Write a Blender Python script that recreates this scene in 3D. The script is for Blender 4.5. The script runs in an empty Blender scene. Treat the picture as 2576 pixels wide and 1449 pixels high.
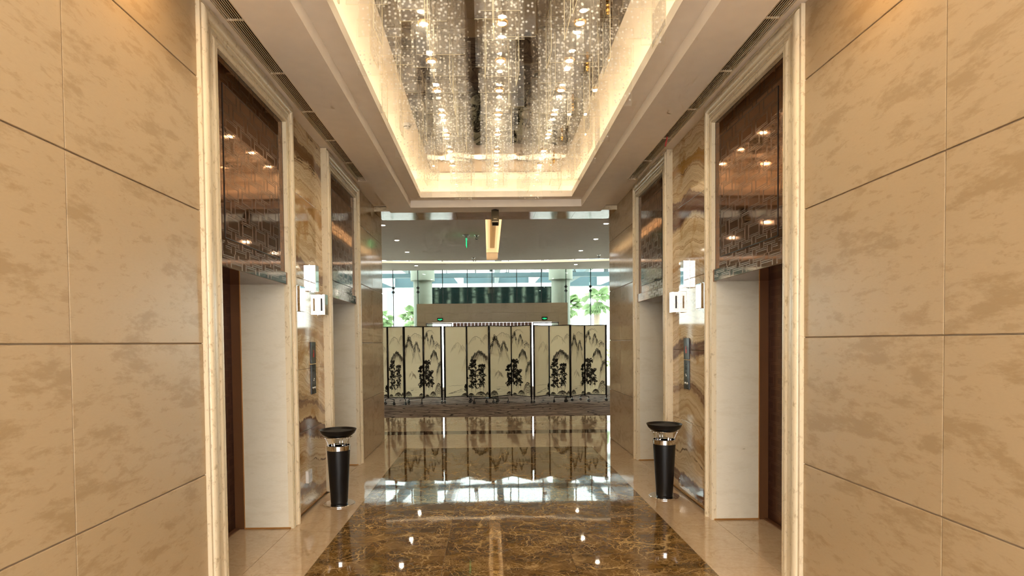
import bpy, bmesh, math, random
from mathutils import Vector, Matrix
random.seed(7)
SC = bpy.context.scene
COL = SC.collection
R = math.radians

# ------------------------------------------------------------------ camera
F = 1450.0
def make_camera():
    p, y, r = R(1.4934), R(0.6062), R(-0.5830)
    f = Vector((math.sin(y)*math.cos(p), math.cos(y)*math.cos(p), -math.sin(p)))
    rt = Vector((math.cos(y), -math.sin(y), 0)); up = rt.cross(f)
    c, s = math.cos(r), math.sin(r)
    rt, up = rt*c + up*s, up*c - rt*s
    cam = bpy.data.cameras.new('camera'); o = bpy.data.objects.new('camera', cam); COL.objects.link(o)
    cam.sensor_fit = 'HORIZONTAL'; cam.sensor_width = 36; cam.lens = F/2576*36
    cam.shift_x = (1288-1246.27)/2576; cam.shift_y = (898.40-724.5)/2576
    cam.clip_start = 0.05; cam.clip_end = 500
    m = Matrix.Identity(4)
    for i in range(3):
        m[i][0], m[i][1], m[i][2] = rt[i], up[i], -f[i]
    m.translation = Vector((-0.124, 0, 1.6)); o.matrix_world = m
    SC.camera = o
make_camera()

# ------------------------------------------------------------------ world, exposure
W = bpy.data.worlds.new('overcast_sky'); SC.world = W; W.use_nodes = True
bg = W.node_tree.nodes['Background']; bg.inputs[0].default_value = (1.0, 0.985, 0.95, 1); bg.inputs[1].default_value = 4.2
vs = SC.view_settings
vs.view_transform = 'Standard'; vs.look = 'None'; vs.gamma = 1; vs.use_curve_mapping = False; vs.exposure = 0.85
LED_COVE, LED_FAR, LAMP = 2.7, 7.0, 130.0
cy = SC.cycles
cy.max_bounces = 6; cy.diffuse_bounces = 3; cy.glossy_bounces = 4; cy.transmission_bounces = 6
cy.transparent_max_bounces = 20; cy.sample_clamp_indirect = 6.0; cy.use_denoising = True; cy.use_adaptive_sampling = True; cy.adaptive_threshold = 0.12; cy.adaptive_min_samples = 10
cy.caustics_reflective = False; cy.caustics_refractive = False; cy.blur_glossy = 0.5

# ------------------------------------------------------------------ helpers
def tag(o, label=None, cat=None, group=None, kind=None):
    if label: o['label'] = label
    if cat: o['category'] = cat
    if group: o['group'] = group
    if kind: o['kind'] = kind
    return o
def empty(name, loc=(0, 0, 0), rz=0, parent=None):
    o = bpy.data.objects.new(name, None); COL.objects.link(o)
    o.location = loc; o.rotation_euler = (0, 0, rz); o.empty_display_size = 0.1
    o.parent = parent
    return o
def link(name, me, mats=None, parent=None, loc=None, rot=None, scale=None):
    o = bpy.data.objects.new(name, me); COL.objects.link(o)
    if mats is not None and not me.materials:
        for m in (mats if isinstance(mats, (list, tuple)) else [mats]): me.materials.append(m)
    o.parent = parent
    if loc is not None: o.location = loc
    if rot is not None: o.rotation_euler = rot
    if scale is not None: o.scale = scale
    return o
def box_data(bs):
    V, Fc = [], []
    for x0, x1, y0, y1, z0, z1 in bs:
        x0, x1 = min(x0, x1), max(x0, x1); y0, y1 = min(y0, y1), max(y0, y1); z0, z1 = min(z0, z1), max(z0, z1)
        n = len(V)
        V += [(x0,y0,z0),(x1,y0,z0),(x1,y1,z0),(x0,y1,z0),(x0,y0,z1),(x1,y0,z1),(x1,y1,z1),(x0,y1,z1)]
        Fc += [tuple(n+i for i in q) for q in ((0,3,2,1),(4,5,6,7),(0,1,5,4),(1,2,6,5),(2,3,7,6),(3,0,4,7))]
    return V, Fc
def mesh(name, V, Fc, smooth=False):
    me = bpy.data.meshes.new(name); me.from_pydata(V, [], Fc)
    if smooth:
        for p in me.polygons: p.use_smooth = True
    me.update(); return me
def boxes(name, bs, m, parent=None, bevel=0, **k):
    if isinstance(bs[0], (int, float)): bs = [bs]
    me = mesh(name, *box_data(bs))
    if bevel:
        bm = bmesh.new(); bm.from_mesh(me)
        bmesh.ops.bevel(bm, geom=list(bm.edges), offset=bevel, segments=2, affect='EDGES', profile=.5)
        bm.to_mesh(me); bm.free()
    return link(name, me, m, parent, **k)
def lathe_mesh(name, prof, n=32, smooth=True):
    V, Fc = [], []
    for r, z in prof:
        for i in range(n):
            a = 2*math.pi*i/n; V.append((r*math.cos(a), r*math.sin(a), z))
    for j in range(len(prof)-1):
        for i in range(n):
            a, b = j*n+i, j*n+(i+1) % n
            Fc.append((a, b, b+n, a+n))
    me = mesh(name, V, Fc, smooth)
    return me
def sharp(o, ang=35):
    md = o.modifiers.new('edges', 'EDGE_SPLIT'); md.split_angle = R(ang); return o
def tube_data(pts, r, n=8, V=None, Fc=None):
    V = [] if V is None else V; Fc = [] if Fc is None else Fc
    P = [Vector(p) for p in pts]; base = len(V)
    for i, p in enumerate(P):
        t = (P[min(i+1, len(P)-1)]-P[max(i-1, 0)]).normalized()
        a = t.orthogonal().normalized() if abs(t.z) > .99 else t.cross(Vector((0, 0, 1))).normalized()
        b = t.cross(a)
        rr = r[i] if isinstance(r, (list, tuple)) else r
        for k in range(n):
            th = 2*math.pi*k/n; V.append(tuple(p+a*rr*math.cos(th)+b*rr*math.sin(th)))
    for i in range(len(P)-1):
        for k in range(n):
            q = base+i*n
            Fc.append((q+k, q+(k+1) % n, q+n+(k+1) % n, q+n+k))
    Fc.append(tuple(base+k for k in range(n))[::-1]); Fc.append(tuple(base+(len(P)-1)*n+k for k in range(n)))
    return V, Fc
def tube(name, pts, r, m, parent=None, n=8):
    V, Fc = tube_data(pts, r, n); return link(name, mesh(name, V, Fc, True), m, parent)

# ---- shader helpers
def new_mat(name):
    m = bpy.data.materials.new(name); m.use_nodes = True; t = m.node_tree; t.nodes.clear(); return m, t
def nd(t, typ, ins=None, **props):
    n = t.nodes.new('ShaderNode'+typ)
    for k, v in props.items(): setattr(n, k, v)
    for k, v in (ins or {}).items():
        s = n.inputs[k]
        if isinstance(v, bpy.types.NodeSocket): t.links.new(v, s)
        elif isinstance(v, bpy.types.Node): t.links.new(v.outputs[0], s)
        else: s.default_value = v
    return n
def ramp(t, fac, stops, interp='LINEAR'):
    n = nd(t, 'ValToRGB', {0: fac}); cr = n.color_ramp; cr.interpolation = interp
    while len(cr.elements) < len(stops): cr.elements.new(0.5)
    for e, (p, c) in zip(cr.elements, stops):
        e.position = p
        e.color = (c, c, c, 1) if isinstance(c, (int, float)) else (*c, 1)
    return n
def math_(t, op, a, b=0.0, c=0.0):
    n = nd(t, 'Math', {0: a, 1: b, 2: c}, operation=op); return n.outputs[0]
def mixc(t, fac, a, b, blend='MIX'):
    n = nd(t, 'Mix', data_type='RGBA', blend_type=blend)
    for i, v in ((0, fac), (6, a), (7, b)):
        if isinstance(v, bpy.types.NodeSocket): t.links.new(v, n.inputs[i])
        elif isinstance(v, (int, float)): n.inputs[i].default_value = v if i == 0 else (v, v, v, 1)
        else: n.inputs[i].default_value = (*v, 1)
    return n.outputs[2]
def out(t, sh, disp=None):
    o = nd(t, 'OutputMaterial'); t.links.new(sh.outputs[0] if isinstance(sh, bpy.types.Node) else sh, o.inputs[0])
def bump(t, h, strength=.2, dist=.01):
    return nd(t, 'Bump', {'Height': h, 'Strength': strength, 'Distance': dist}).outputs[0]
def pbsdf(t, col, rough=.5, metal=0., normal=None, spec=.5, coat=0., coat_rough=.05):
    ins = {'Roughness': rough, 'Metallic': metal, 'Specular IOR Level': spec, 'Coat Weight': coat, 'Coat Roughness': coat_rough}
    ins['Base Color'] = col if isinstance(col, bpy.types.NodeSocket) else (*col, 1)
    if normal is not None: ins['Normal'] = normal
    return nd(t, 'BsdfPrincipled', ins)
def wpos(t, rnd=True, scale=(1, 1, 1), rot=(0, 0, 0)):
    g = nd(t, 'NewGeometry').outputs['Position']
    if rnd:
        oi = nd(t, 'ObjectInfo').outputs['Random']
        off = nd(t, 'CombineXYZ', {0: math_(t, 'MULTIPLY', oi, 3.7), 1: math_(t, 'MULTIPLY', oi, 17.3), 2: math_(t, 'MULTIPLY', oi, 9.1)})
        g = nd(t, 'VectorMath', {0: g, 1: off}, operation='ADD').outputs[0]
    return nd(t, 'Mapping', {0: g, 2: rot, 3: scale}).outputs[0]
def noise(t, v, sc, det=4., rough=.5, dist=0.):
    return nd(t, 'TexNoise', {'Vector': v, 'Scale': sc, 'Detail': det, 'Roughness': rough, 'Distortion': dist}).outputs[0]
def plain(name, col, rough=.5, metal=0., spec=.5, coat=0., bumpsc=0, bumps=.1):
    m, t = new_mat(name)
    v = wpos(t, False)
    n = noise(t, v, 9, 1)
    c = mixc(t, n, tuple(x*.95 for x in col), tuple(min(1, x*1.04) for x in col))
    nm = bump(t, noise(t, v, bumpsc, 3), bumps, .004) if bumpsc else None
    out(t, pbsdf(t, c, rough, metal, nm, spec, coat)); return m
def emit(name, col, s):
    m, t = new_mat(name); out(t, nd(t, 'Emission', {0: (*col, 1), 1: s})); return m

M = {}
def wall_stone(name, base, dark, rough, amount=.75, slope=0.16):
    m, t = new_mat(name)
    v = wpos(t, True, (1.0, 1.0, 3.2), (slope, 0, 0))
    big = noise(t, v, 2.0, 7, .74, .15)
    sp = noise(t, v, 8.0, 5, .72, .3)
    patch = ramp(t, big, [(.515, 0), (.60, 1)]).outputs[0]
    speck = ramp(t, sp, [(.56, 0), (.62, 1)]).outputs[0]
    fac = math_(t, 'MULTIPLY', math_(t, 'MAXIMUM', patch, math_(t, 'MULTIPLY', speck, .7)), amount)
    fine = noise(t, v, 40, 2, .6)
    c = mixc(t, fac, base, dark)
    c = mixc(t, math_(t, 'MULTIPLY', ramp(t, fine, [(.35, 0), (.7, 1)]).outputs[0], .22), c, tuple(x*.86 for x in base))
    out(t, pbsdf(t, c, rough, 0, None, .5)); return m
M['wall'] = wall_stone('beige_wall_stone', (.47, .345, .20), (.35, .235, .115), .36)
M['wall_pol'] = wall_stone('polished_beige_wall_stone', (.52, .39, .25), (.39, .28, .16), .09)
M['jamb'] = wall_stone('pale_cream_stone', (.80, .735, .60), (.70, .62, .47), .32, .5, .05)
M['far_wall'] = wall_stone('vestibule_stone', (.50, .43, .29), (.42, .35, .22), .35, .5, .02)

def moulding_stone():
    m, t = new_mat('travertine_moulding'); v = wpos(t, True, (1, 1, .6))
    pits = ramp(t, noise(t, v, 30, 5, .7, .4), [(.56, 0), (.68, 1)]).outputs[0]
    cl = noise(t, v, 2.5, 4)
    c = mixc(t, cl, (.79, .68, .49), (.73, .615, .42))
    c = mixc(t, math_(t, 'MULTIPLY', pits, .75), c, (.40, .29, .15))
    out(t, pbsdf(t, c, .28, 0, None, .5)); return m
M['mould'] = moulding_stone()

CR, TAN, RED, GLD, BRN = (.80, .65, .42), (.44, .28, .13), (.105, .032, .016), (.40, .21, .045), (.19, .09, .035)
def onyx(name, bands, tilt, seed):
    m, t = new_mat(name)
    g = nd(t, 'NewGeometry').outputs['Position']
    v = nd(t, 'Mapping', {0: g, 1: (seed, seed*.7, 0)}).outputs[0]
    sx = nd(t, 'SeparateXYZ', {0: g})
    n1 = noise(t, v, 1.0, 1, .5); n2 = noise(t, v, 4.0, 4, .55, .4); n3 = noise(t, v, 22, 2, .6)
    z = math_(t, 'ADD', sx.outputs[2], math_(t, 'MULTIPLY', math_(t, 'SUBTRACT', sx.outputs[1], 5.8), tilt))
    z = math_(t, 'ADD', z, math_(t, 'MULTIPLY', math_(t, 'SUBTRACT', n1, .5), .50))
    z = math_(t, 'ADD', z, math_(t, 'MULTIPLY', math_(t, 'SUBTRACT', n2, .5), .16))
    zf = math_(t, 'ADD', z, math_(t, 'MULTIPLY', math_(t, 'SUBTRACT', n3, .5), .012))
    zn = nd(t, 'CombineXYZ', {0: 0., 1: 0., 2: zf}).outputs[0]
    lay = noise(t, zn, 14, 4, .8)                       # flow layers of uneven width
    lay2 = noise(t, zn, 4.5, 2, .6)
    c = mixc(t, ramp(t, lay2, [(.40, 0), (.62, .5)]).outputs[0], CR, (.50, .335, .15))
    c = mixc(t, ramp(t, lay, [(.48, 0), (.55, .55), (.58, .05), (.64, .8)]).outputs[0], c, (.36, .21, .085))
    lines = ramp(t, noise(t, zn, 55, 2, .7), [(.54, 0), (.60, .75)]).outputs[0]
    c = mixc(t, lines, c, (.38, .24, .11))
    gold = ramp(t, noise(t, v, 2.4, 4, .6, .8), [(.56, 0), (.66, .75)]).outputs[0]
    c = mixc(t, gold, c, (.40, .21, .045))
    dk = math_(t, 'MULTIPLY', ramp(t, noise(t, zn, 8, 2, .7), [(.60, 0), (.625, 1)]).outputs[0], ramp(t, noise(t, v, 5, 3), [(.46, 0), (.53, 1)]).outputs[0])
    c = mixc(t, math_(t, 'MULTIPLY', dk, .85), c, (.075, .028, .012))
    zz = math_(t, 'DIVIDE', math_(t, 'ADD', zf, math_(t, 'MULTIPLY', math_(t, 'SUBTRACT', n3, .5), .05)), 3.7)
    mk, cl = [(0., 0.)], [(0., bands[0][2])]
    for h, w, col in sorted(bands, key=lambda b: b[0]):
        mk += [((h-w*1.5)/3.7, 0.), ((h-w)/3.7, .95), ((h+w)/3.7, .9), ((h+w*1.12)/3.7, 0.)]; cl += [((h-w*1.5)/3.7, col), ((h+w*1.5)/3.7, col)]
    mk = [(max(0., p), q) for p, q in mk]; cl = [(max(0., p), q) for p, q in cl]
    vary = ramp(t, lay, [(.35, .8), (.55, 1.)]).outputs[0]
    c = mixc(t, math_(t, 'MULTIPLY', ramp(t, zz, mk).outputs[0], vary), c, ramp(t, zz, cl).outputs[0])
    out(t, pbsdf(t, c, .06, 0, None, .28)); return m
M['onyxL'] = onyx('banded_onyx_amber', [(.78, .075, RED), (.12, .03, BRN), (1.02, .02, BRN), (1.72, .04, TAN), (2.36, .05, BRN), (2.95, .05, GLD), (3.42, .07, BRN)], .10, 3.1)
M['onyxR'] = onyx('banded_onyx_red_vein', [(.10, .085, RED), (.55, .03, TAN), (1.02, .03, BRN), (1.47, .07, RED), (2.32, .03, GLD), (2.90, .11, RED), (3.35, .04, GLD)], -.06, 8.4)

def dark_marble():
    m, t = new_mat('dark_emperador_marble'); v = wpos(t, True)
    w = nd(t, 'TexNoise', {'Vector': v, 'Scale': 1.6, 'Detail': 5, 'Roughness': .6})
    dv = nd(t, 'VectorMath', {0: v, 1: nd(t, 'VectorMath', {0: w.outputs['Color'], 3: .55}, operation='SCALE').outputs[0]}, operation='ADD').outputs[0]
    def web(sc, wid, seed):
        mp = nd(t, 'Mapping', {0: dv, 1: (seed, seed, 0)}).outputs[0]
        d = nd(t, 'TexVoronoi', {'Vector': mp, 'Scale': sc}, feature='DISTANCE_TO_EDGE').outputs['Distance']
        return ramp(t, d, [(0, 1), (wid*.35, .8), (wid, 0)]).outputs[0]
    vis = ramp(t, noise(t, v, 2.4, 3), [(.44, .02), (.64, 1)]).outputs[0]
    vis2 = ramp(t, noise(t, v, 3.1, 4, .6), [(.40, .08), (.62, 1)]).outputs[0]
    a = math_(t, 'MULTIPLY', web(1.3, .016, 1.3), vis)
    b = math_(t, 'MULTIPLY', web(4.2, .026, 4.1), vis2)
    c2 = math_(t, 'MULTIPLY', web(11.0, .040, 7.7), math_(t, 'MULTIPLY', vis2, .75))
    d2 = math_(t, 'MULTIPLY', web(28.0, .06, 2.7), math_(t, 'MULTIPLY', vis, .6))
    ve = math_(t, 'MAXIMUM', math_(t, 'MAXIMUM', a, b), math_(t, 'MAXIMUM', c2, d2))
    st = noise(t, nd(t, 'Mapping', {0: dv, 3: (1, 1.7, 1), 2: (0, 0, .6)}).outputs[0], 3.2, 6, .68)
    col = ramp(t, st, [(.34, (.060, .030, .009)), (.50, (.125, .066, .019)), (.66, (.25, .145, .043))]).outputs[0]
    col = mixc(t, math_(t, 'MULTIPLY', ve, .80), col, (.66, .45, .19))
    out(t, pbsdf(t, col, .03, 0, bump(t, noise(t, wpos(t, False), 3.2, 1), .03, .02), .5)); return m
M['dark'] = dark_marble()
def cream_floor():
    m, t = new_mat('cream_marble_floor'); v = wpos(t, True)
    f = noise(t, v, 34, 5, .7)
    v1 = ramp(t, math_(t, 'ABSOLUTE', math_(t, 'SUBTRACT', noise(t, v, 2.3, 7, .62, .7), .5)), [(0, 1), (.008, .6), (.018, 0)]).outputs[0]
    c = mixc(t, ramp(t, f, [(.35, 0), (.7, 1)]).outputs[0], (.60, .45, .30), (.52, .375, .235))
    c = mixc(t, math_(t, 'MULTIPLY', v1, .35), c, (.36, .22, .11))
    out(t, pbsdf(t, c, .05, 0, bump(t, noise(t, wpos(t, False), 3, 1), .03, .02), .6, .3, .03)); return m
M['cream'] = cream_floor()
M['strip'] = plain('brown_marble_strip', (.10, .055, .03), .06)
M['grout'] = plain('grout', (.36, .27, .17), .8)
M['paint'] = plain('warm_white_paint', (.90, .81, .70), .75)
M['paint_far'] = plain('taupe_paint', (.60, .50, .41), .8)
M['slat'] = plain('grille_slat', (.92, .80, .62), .4)
M['black_void'] = plain('duct_black', (.004, .0035, .003), .9)
def bronze(name, col, rough):
    m, t = new_mat(name); v = wpos(t, False)
    n = noise(t, v, 2.0, 3)
    c = mixc(t, n, tuple(x*.8 for x in col), tuple(x*1.2 for x in col))
    out(t, pbsdf(t, c, rough, 1.0, bump(t, noise(t, v, 1.7, 1), .05, .02))); return m
M['bronze'] = bronze('polished_bronze_sheet', (.21, .095, .036), .055)
M['bronze_line'] = bronze('etched_bronze_line', (.17, .105, .07), .22)
M['bronze_door'] = bronze('bronze_door_leaf', (.085, .042, .025), .3)
M['bronze_door_line'] = bronze('bronze_door_line', (.16, .09, .055), .4)
M['bronze_frame'] = plain('red_brown_bronze', (.17, .075, .032), .3, .25)
M['olive'] = plain('olive_bronze_enamel', (.11, .085, .05), .4)
M['gold_trim'] = plain('gold_edge', (.80, .45, .16), .3, .9)
M['seam'] = plain('dark_seam', (.015, .01, .008), .5)
M['chrome'] = plain('chrome', (.88, .88, .88), .04, 1.)
M['steel'] = plain('polished_steel', (.75, .74, .72), .10, 1.)
M['black_satin'] = plain('black_satin_powder_coat', (.006, .006, .007), .33, spec=.35, bumpsc=300, bumps=.15)
M['black_gloss'] = plain('black_gloss', (.01, .01, .011), .06)
M['charcoal'] = plain('charcoal_grit', (.035, .033, .032), .9, bumpsc=120, bumps=.8)
M['white_plastic'] = plain('white_plastic', (.78, .78, .78), .35)
M['grey_plastic'] = plain('grey_plastic', (.55, .55, .56), .35)
M['rubber'] = plain('black_rubber', (.015, .015, .015), .6)
M['brass'] = plain('brass', (.85, .55, .18), .15, 1.)
M['red_tape'] = plain('red_tape', (.45, .03, .03), .5)
def mirror():
    m, t = new_mat('wavy_bronze_mirror'); v = wpos(t, False, (1, .55, 1))
    n = noise(t, v, 2.2, 2, .5, .6)
    out(t, pbsdf(t, (.40, .35, .30), .02, 1.0, bump(t, n, .22, .05))); return m
M['mirror'] = mirror()
def acrylic():
    m, t = new_mat('star_etched_acrylic')
    oc = nd(t, 'TexCoord').outputs['Object']
    s = nd(t, 'SeparateXYZ', {0: oc}); rn = nd(t, 'ObjectInfo').outputs['Random']
    uv = nd(t, 'CombineXYZ', {0: math_(t, 'ADD', s.outputs[0], math_(t, 'MULTIPLY', rn, 11.)), 1: math_(t, 'ADD', s.outputs[2], math_(t, 'MULTIPLY', rn, 5.)), 2: 0.}).outputs[0]
    vo = nd(t, 'TexVoronoi', {'Vector': uv, 'Scale': 27., 'Randomness': .8}, voronoi_dimensions='2D', feature='F1')
    d = nd(t, 'VectorMath', {0: uv, 1: vo.outputs['Position']}, operation='SUBTRACT').outputs[0]
    ds = nd(t, 'SeparateXYZ', {0: d})
    r = nd(t, 'VectorMath', {0: nd(t, 'CombineXYZ', {0: ds.outputs[0], 1: ds.outputs[1], 2: 0.}).outputs[0]}, operation='LENGTH').outputs['Value']
    th = math_(t, 'ARCTAN2', ds.outputs[1], ds.outputs[0])
    ray = math_(t, 'POWER', math_(t, 'ABSOLUTE', math_(t, 'COSINE', math_(t, 'MULTIPLY', th, 4.))), 3.)
    lim = math_(t, 'ADD', math_(t, 'MULTIPLY', ray, .0070), .0030)
    star = math_(t, 'MULTIPLY', math_(t, 'LESS_THAN', r, lim), math_(t, 'GREATER_THAN', nd(t, 'SeparateColor', {0: vo.outputs['Color']}).outputs[0], .45))
    fr = nd(t, 'LayerWeight', {0: .12}).outputs['Fresnel']
    gl = nd(t, 'BsdfGlossy', {0: (1, 1, 1, 1), 1: .03})
    tr = nd(t, 'BsdfTransparent', {0: (.97, .965, .95, 1)})
    base = nd(t, 'MixShader', {0: math_(t, 'ADD', math_(t, 'MULTIPLY', fr, .5), .015), 1: tr.outputs[0], 2: gl.outputs[0]})
    frost = nd(t, 'MixShader', {0: .5, 1: nd(t, 'BsdfDiffuse', {0: (1, .98, .95, 1)}).outputs[0], 2: nd(t, 'BsdfTranslucent', {0: (1, .98, .95, 1)}).outputs[0]})
    fac = math_(t, 'MAXIMUM', math_(t, 'MULTIPLY', star, .85), 0.075)
    out(t, nd(t, 'MixShader', {0: fac, 1: base.outputs[0], 2: frost.outputs[0]})); return m
M['acrylic'] = acrylic()
def acr_edge():
    m, t = new_mat('acrylic_cut_edge')
    a = nd(t, 'BsdfDiffuse', {0: (.95, .85, .62, 1)}); b = nd(t, 'BsdfTranslucent', {0: (.98, .90, .70, 1)})
    mx = nd(t, 'MixShader', {0: .5, 1: a.outputs[0], 2: b.outputs[0]})
    out(t, nd(t, 'MixShader', {0: .9, 1: nd(t, 'BsdfTransparent').outputs[0], 2: mx.outputs[0]})); return m
M['acr_edge'] = acr_edge()
def glass():
    m, t = new_mat('clear_curtain_glass')
    fr = nd(t, 'LayerWeight', {0: .2}).outputs['Fresnel']
    tr = nd(t, 'BsdfTransparent', {0: (.90, .97, .95, 1)}); gl = nd(t, 'BsdfGlossy', {0: (.9, 1, .98, 1), 1: .01})
    out(t, nd(t, 'MixShader', {0: math_(t, 'ADD', math_(t, 'MULTIPLY', fr, .5), .03), 1: tr.outputs[0], 2: gl.outputs[0]})); return m
M['glass'] = glass()
def carpet():
    m, t = new_mat('patterned_carpet')
    v = wpos(t, False, (1, 5.5, 1)); n = noise(t, v, 1.6, 4, .6)
    y = nd(t, 'SeparateXYZ', {0: wpos(t, False)})
    yy = math_(t, 'ADD', y.outputs[1], math_(t, 'MULTIPLY', n, .45))
    wv = math_(t, 'SINE', math_(t, 'MULTIPLY', yy, 34.))
    c = ramp(t, math_(t, 'ADD', math_(t, 'MULTIPLY', wv, .3), n), [(.2, (.13, .09, .068)), (.5, (.24, .175, .135)), (.85, (.42, .33, .26))]).outputs[0]
    dv = nd(t, 'Mapping', {0: nd(t, 'VectorMath', {0: wpos(t, False), 1: nd(t, 'VectorMath', {0: nd(t, 'TexNoise', {'Vector': wpos(t, False), 'Scale': 2.2, 'Detail': 2}).outputs['Color'], 3: .35}, operation='SCALE').outputs[0]}, operation='ADD').outputs[0], 3: (1.4, 5.0, 1)}).outputs[0]
    d = nd(t, 'TexVoronoi', {'Vector': dv, 'Scale': 1.}, feature='DISTANCE_TO_EDGE').outputs['Distance']
    c = mixc(t, ramp(t, d, [(0, 1), (.022, .9), (.045, 0)]).outputs[0], c, (.012, .009, .008))
    out(t, pbsdf(t, c, .95, 0, bump(t, noise(t, wpos(t, False), 220, 2), .4, .004), .1)); return m
M['carpet'] = carpet()
def silk():
    m, t = new_mat('cream_silk_print_ground'); n = noise(t, wpos(t, False), 5, 3)
    c = mixc(t, n, (.97, .90, .75), (.92, .84, .67))
    a = nd(t, 'BsdfDiffuse', {0: c}); b = nd(t, 'BsdfTranslucent', {0: c})
    out(t, nd(t, 'MixShader', {0: .6, 1: a.outputs[0], 2: b.outputs[0]})); return m
M['silk'] = silk()
M['ink'] = plain('black_ink', (.016, .013, .010), .8)
M['wash'] = plain('grey_ink_wash', (.27, .23, .165), .8)
M['mist'] = plain('pale_ink_wash', (.53, .47, .345), .8)
def wood():
    m, t = new_mat('bronze_wood_boards'); v = wpos(t, True, (9, 1, .6))
    n = noise(t, v, 2.5, 5); out(t, pbsdf(t, ramp(t, n, [(.3, (.10, .04, .02)), (.6, (.26, .12, .06)), (.75, (.45, .27, .16))]).outputs[0], .3)); return m
M['wood'] = wood()
M['diffuser'] = plain('woven_diffuser', (.40, .28, .13), .7)
M['concrete'] = plain('pale_concrete', (.30, .33, .27), .7)
M['steelblue'] = plain('blue_grey_steel', (.085, .145, .165), .5)
M['darksteel'] = plain('dark_grey_steel', (.05, .065, .065), .5)
M['canopy'] = plain('white_canopy_panel', (.80, .82, .84), .6)
def roof_sheet():
    m, t = new_mat('translucent_roof_sheet'); n = noise(t, wpos(t, False), 3, 3); c = mixc(t, n, (.80, .86, .90), (.9, .93, .95))
    a = nd(t, 'BsdfDiffuse', {0: c}); b = nd(t, 'BsdfTranslucent', {0: c})
    out(t, nd(t, 'MixShader', {0: .7, 1: a.outputs[0], 2: b.outputs[0]})); return m
M['roof_sheet'] = roof_sheet()
M['paving'] = plain('pale_paving', (.62, .60, .57), .85)
M['mullion'] = plain('black_sealant', (.02, .022, .022), .4)
M['bark'] = plain('palm_bark', (.36, .28, .22), .95, bumpsc=30, bumps=.8)
M['leaf'] = plain('palm_leaf', (.30, .42, .22), .5)
M['leaf2'] = plain('shrub_leaf', (.40, .46, .20), .6)
M['leaf3'] = plain('shrub_bloom', (.60, .28, .16), .6)
M['bldg'] = plain('white_render', (.85, .84, .83), .7)
M['bldg2'] = plain('pink_render', (.70, .58, .52), .8)
M['bldg_win'] = plain('blue_window', (.16, .24, .34), .15)
def reflection_dark():
    m, t = new_mat('dark_dotted_reflection')
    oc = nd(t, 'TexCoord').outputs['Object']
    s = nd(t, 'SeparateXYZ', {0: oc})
    # soft vertical rows of pale spots, painted as a blurred reflection in the glass
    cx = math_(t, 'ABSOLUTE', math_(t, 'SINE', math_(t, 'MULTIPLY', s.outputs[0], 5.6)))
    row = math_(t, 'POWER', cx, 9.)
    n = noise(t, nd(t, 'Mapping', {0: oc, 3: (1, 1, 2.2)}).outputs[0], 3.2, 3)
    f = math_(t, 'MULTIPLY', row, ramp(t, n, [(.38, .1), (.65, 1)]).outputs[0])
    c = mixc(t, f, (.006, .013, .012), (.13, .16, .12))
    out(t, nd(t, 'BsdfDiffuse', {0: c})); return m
M['dotted'] = reflection_dark()
M['led'] = emit('warm_led_strip', (1.0, .80, .53), LED_COVE)
M['led_line'] = emit('warm_led_line', (1.0, .76, .48), .8)
M['led_far'] = emit('warm_led_strip_far', (1.0, .72, .40), LED_FAR)
M['lamp'] = emit('warm_lamp', (1.0, .82, .55), LAMP)
M['lamp_wash'] = emit('amber_lamp', (1.0, .62, .26), 650.)
M['lamp_cool'] = emit('neutral_lamp', (1.0, .86, .66), 150.)
M['exit_green'] = emit('exit_sign_green', (.03, .75, .25), .9)
M['red_led'] = emit('red_display', (1.0, .05, .03), .5)

# ------------------------------------------------------------------ dimensions
HW, OX = 1.86, 1.90                    # half width of lobby, onyx face
YB, YE = -1.3, 9.45                    # back and far end of lobby walls
PORT = {-1: [(3.52, 3.745, 4.985, 5.16), (6.21, 6.37, 7.57, 7.75)],
         1: [(3.615, 3.84, 5.065, 5.22), (6.33, 6.49, 7.65, 7.81)]}
JZ = [0.0, .81, 1.61, 2.41, 3.21, 3.69]
ZL, ZT, ZC = 2.115, 3.50, 3.69         # opening head, lintel top, strip ceiling
XD = 2.34                              # door plane
SIDE = {-1: 'left', 1: 'right'}
YG, ZM = 20.7, 4.27                    # glass line, far ceiling

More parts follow.
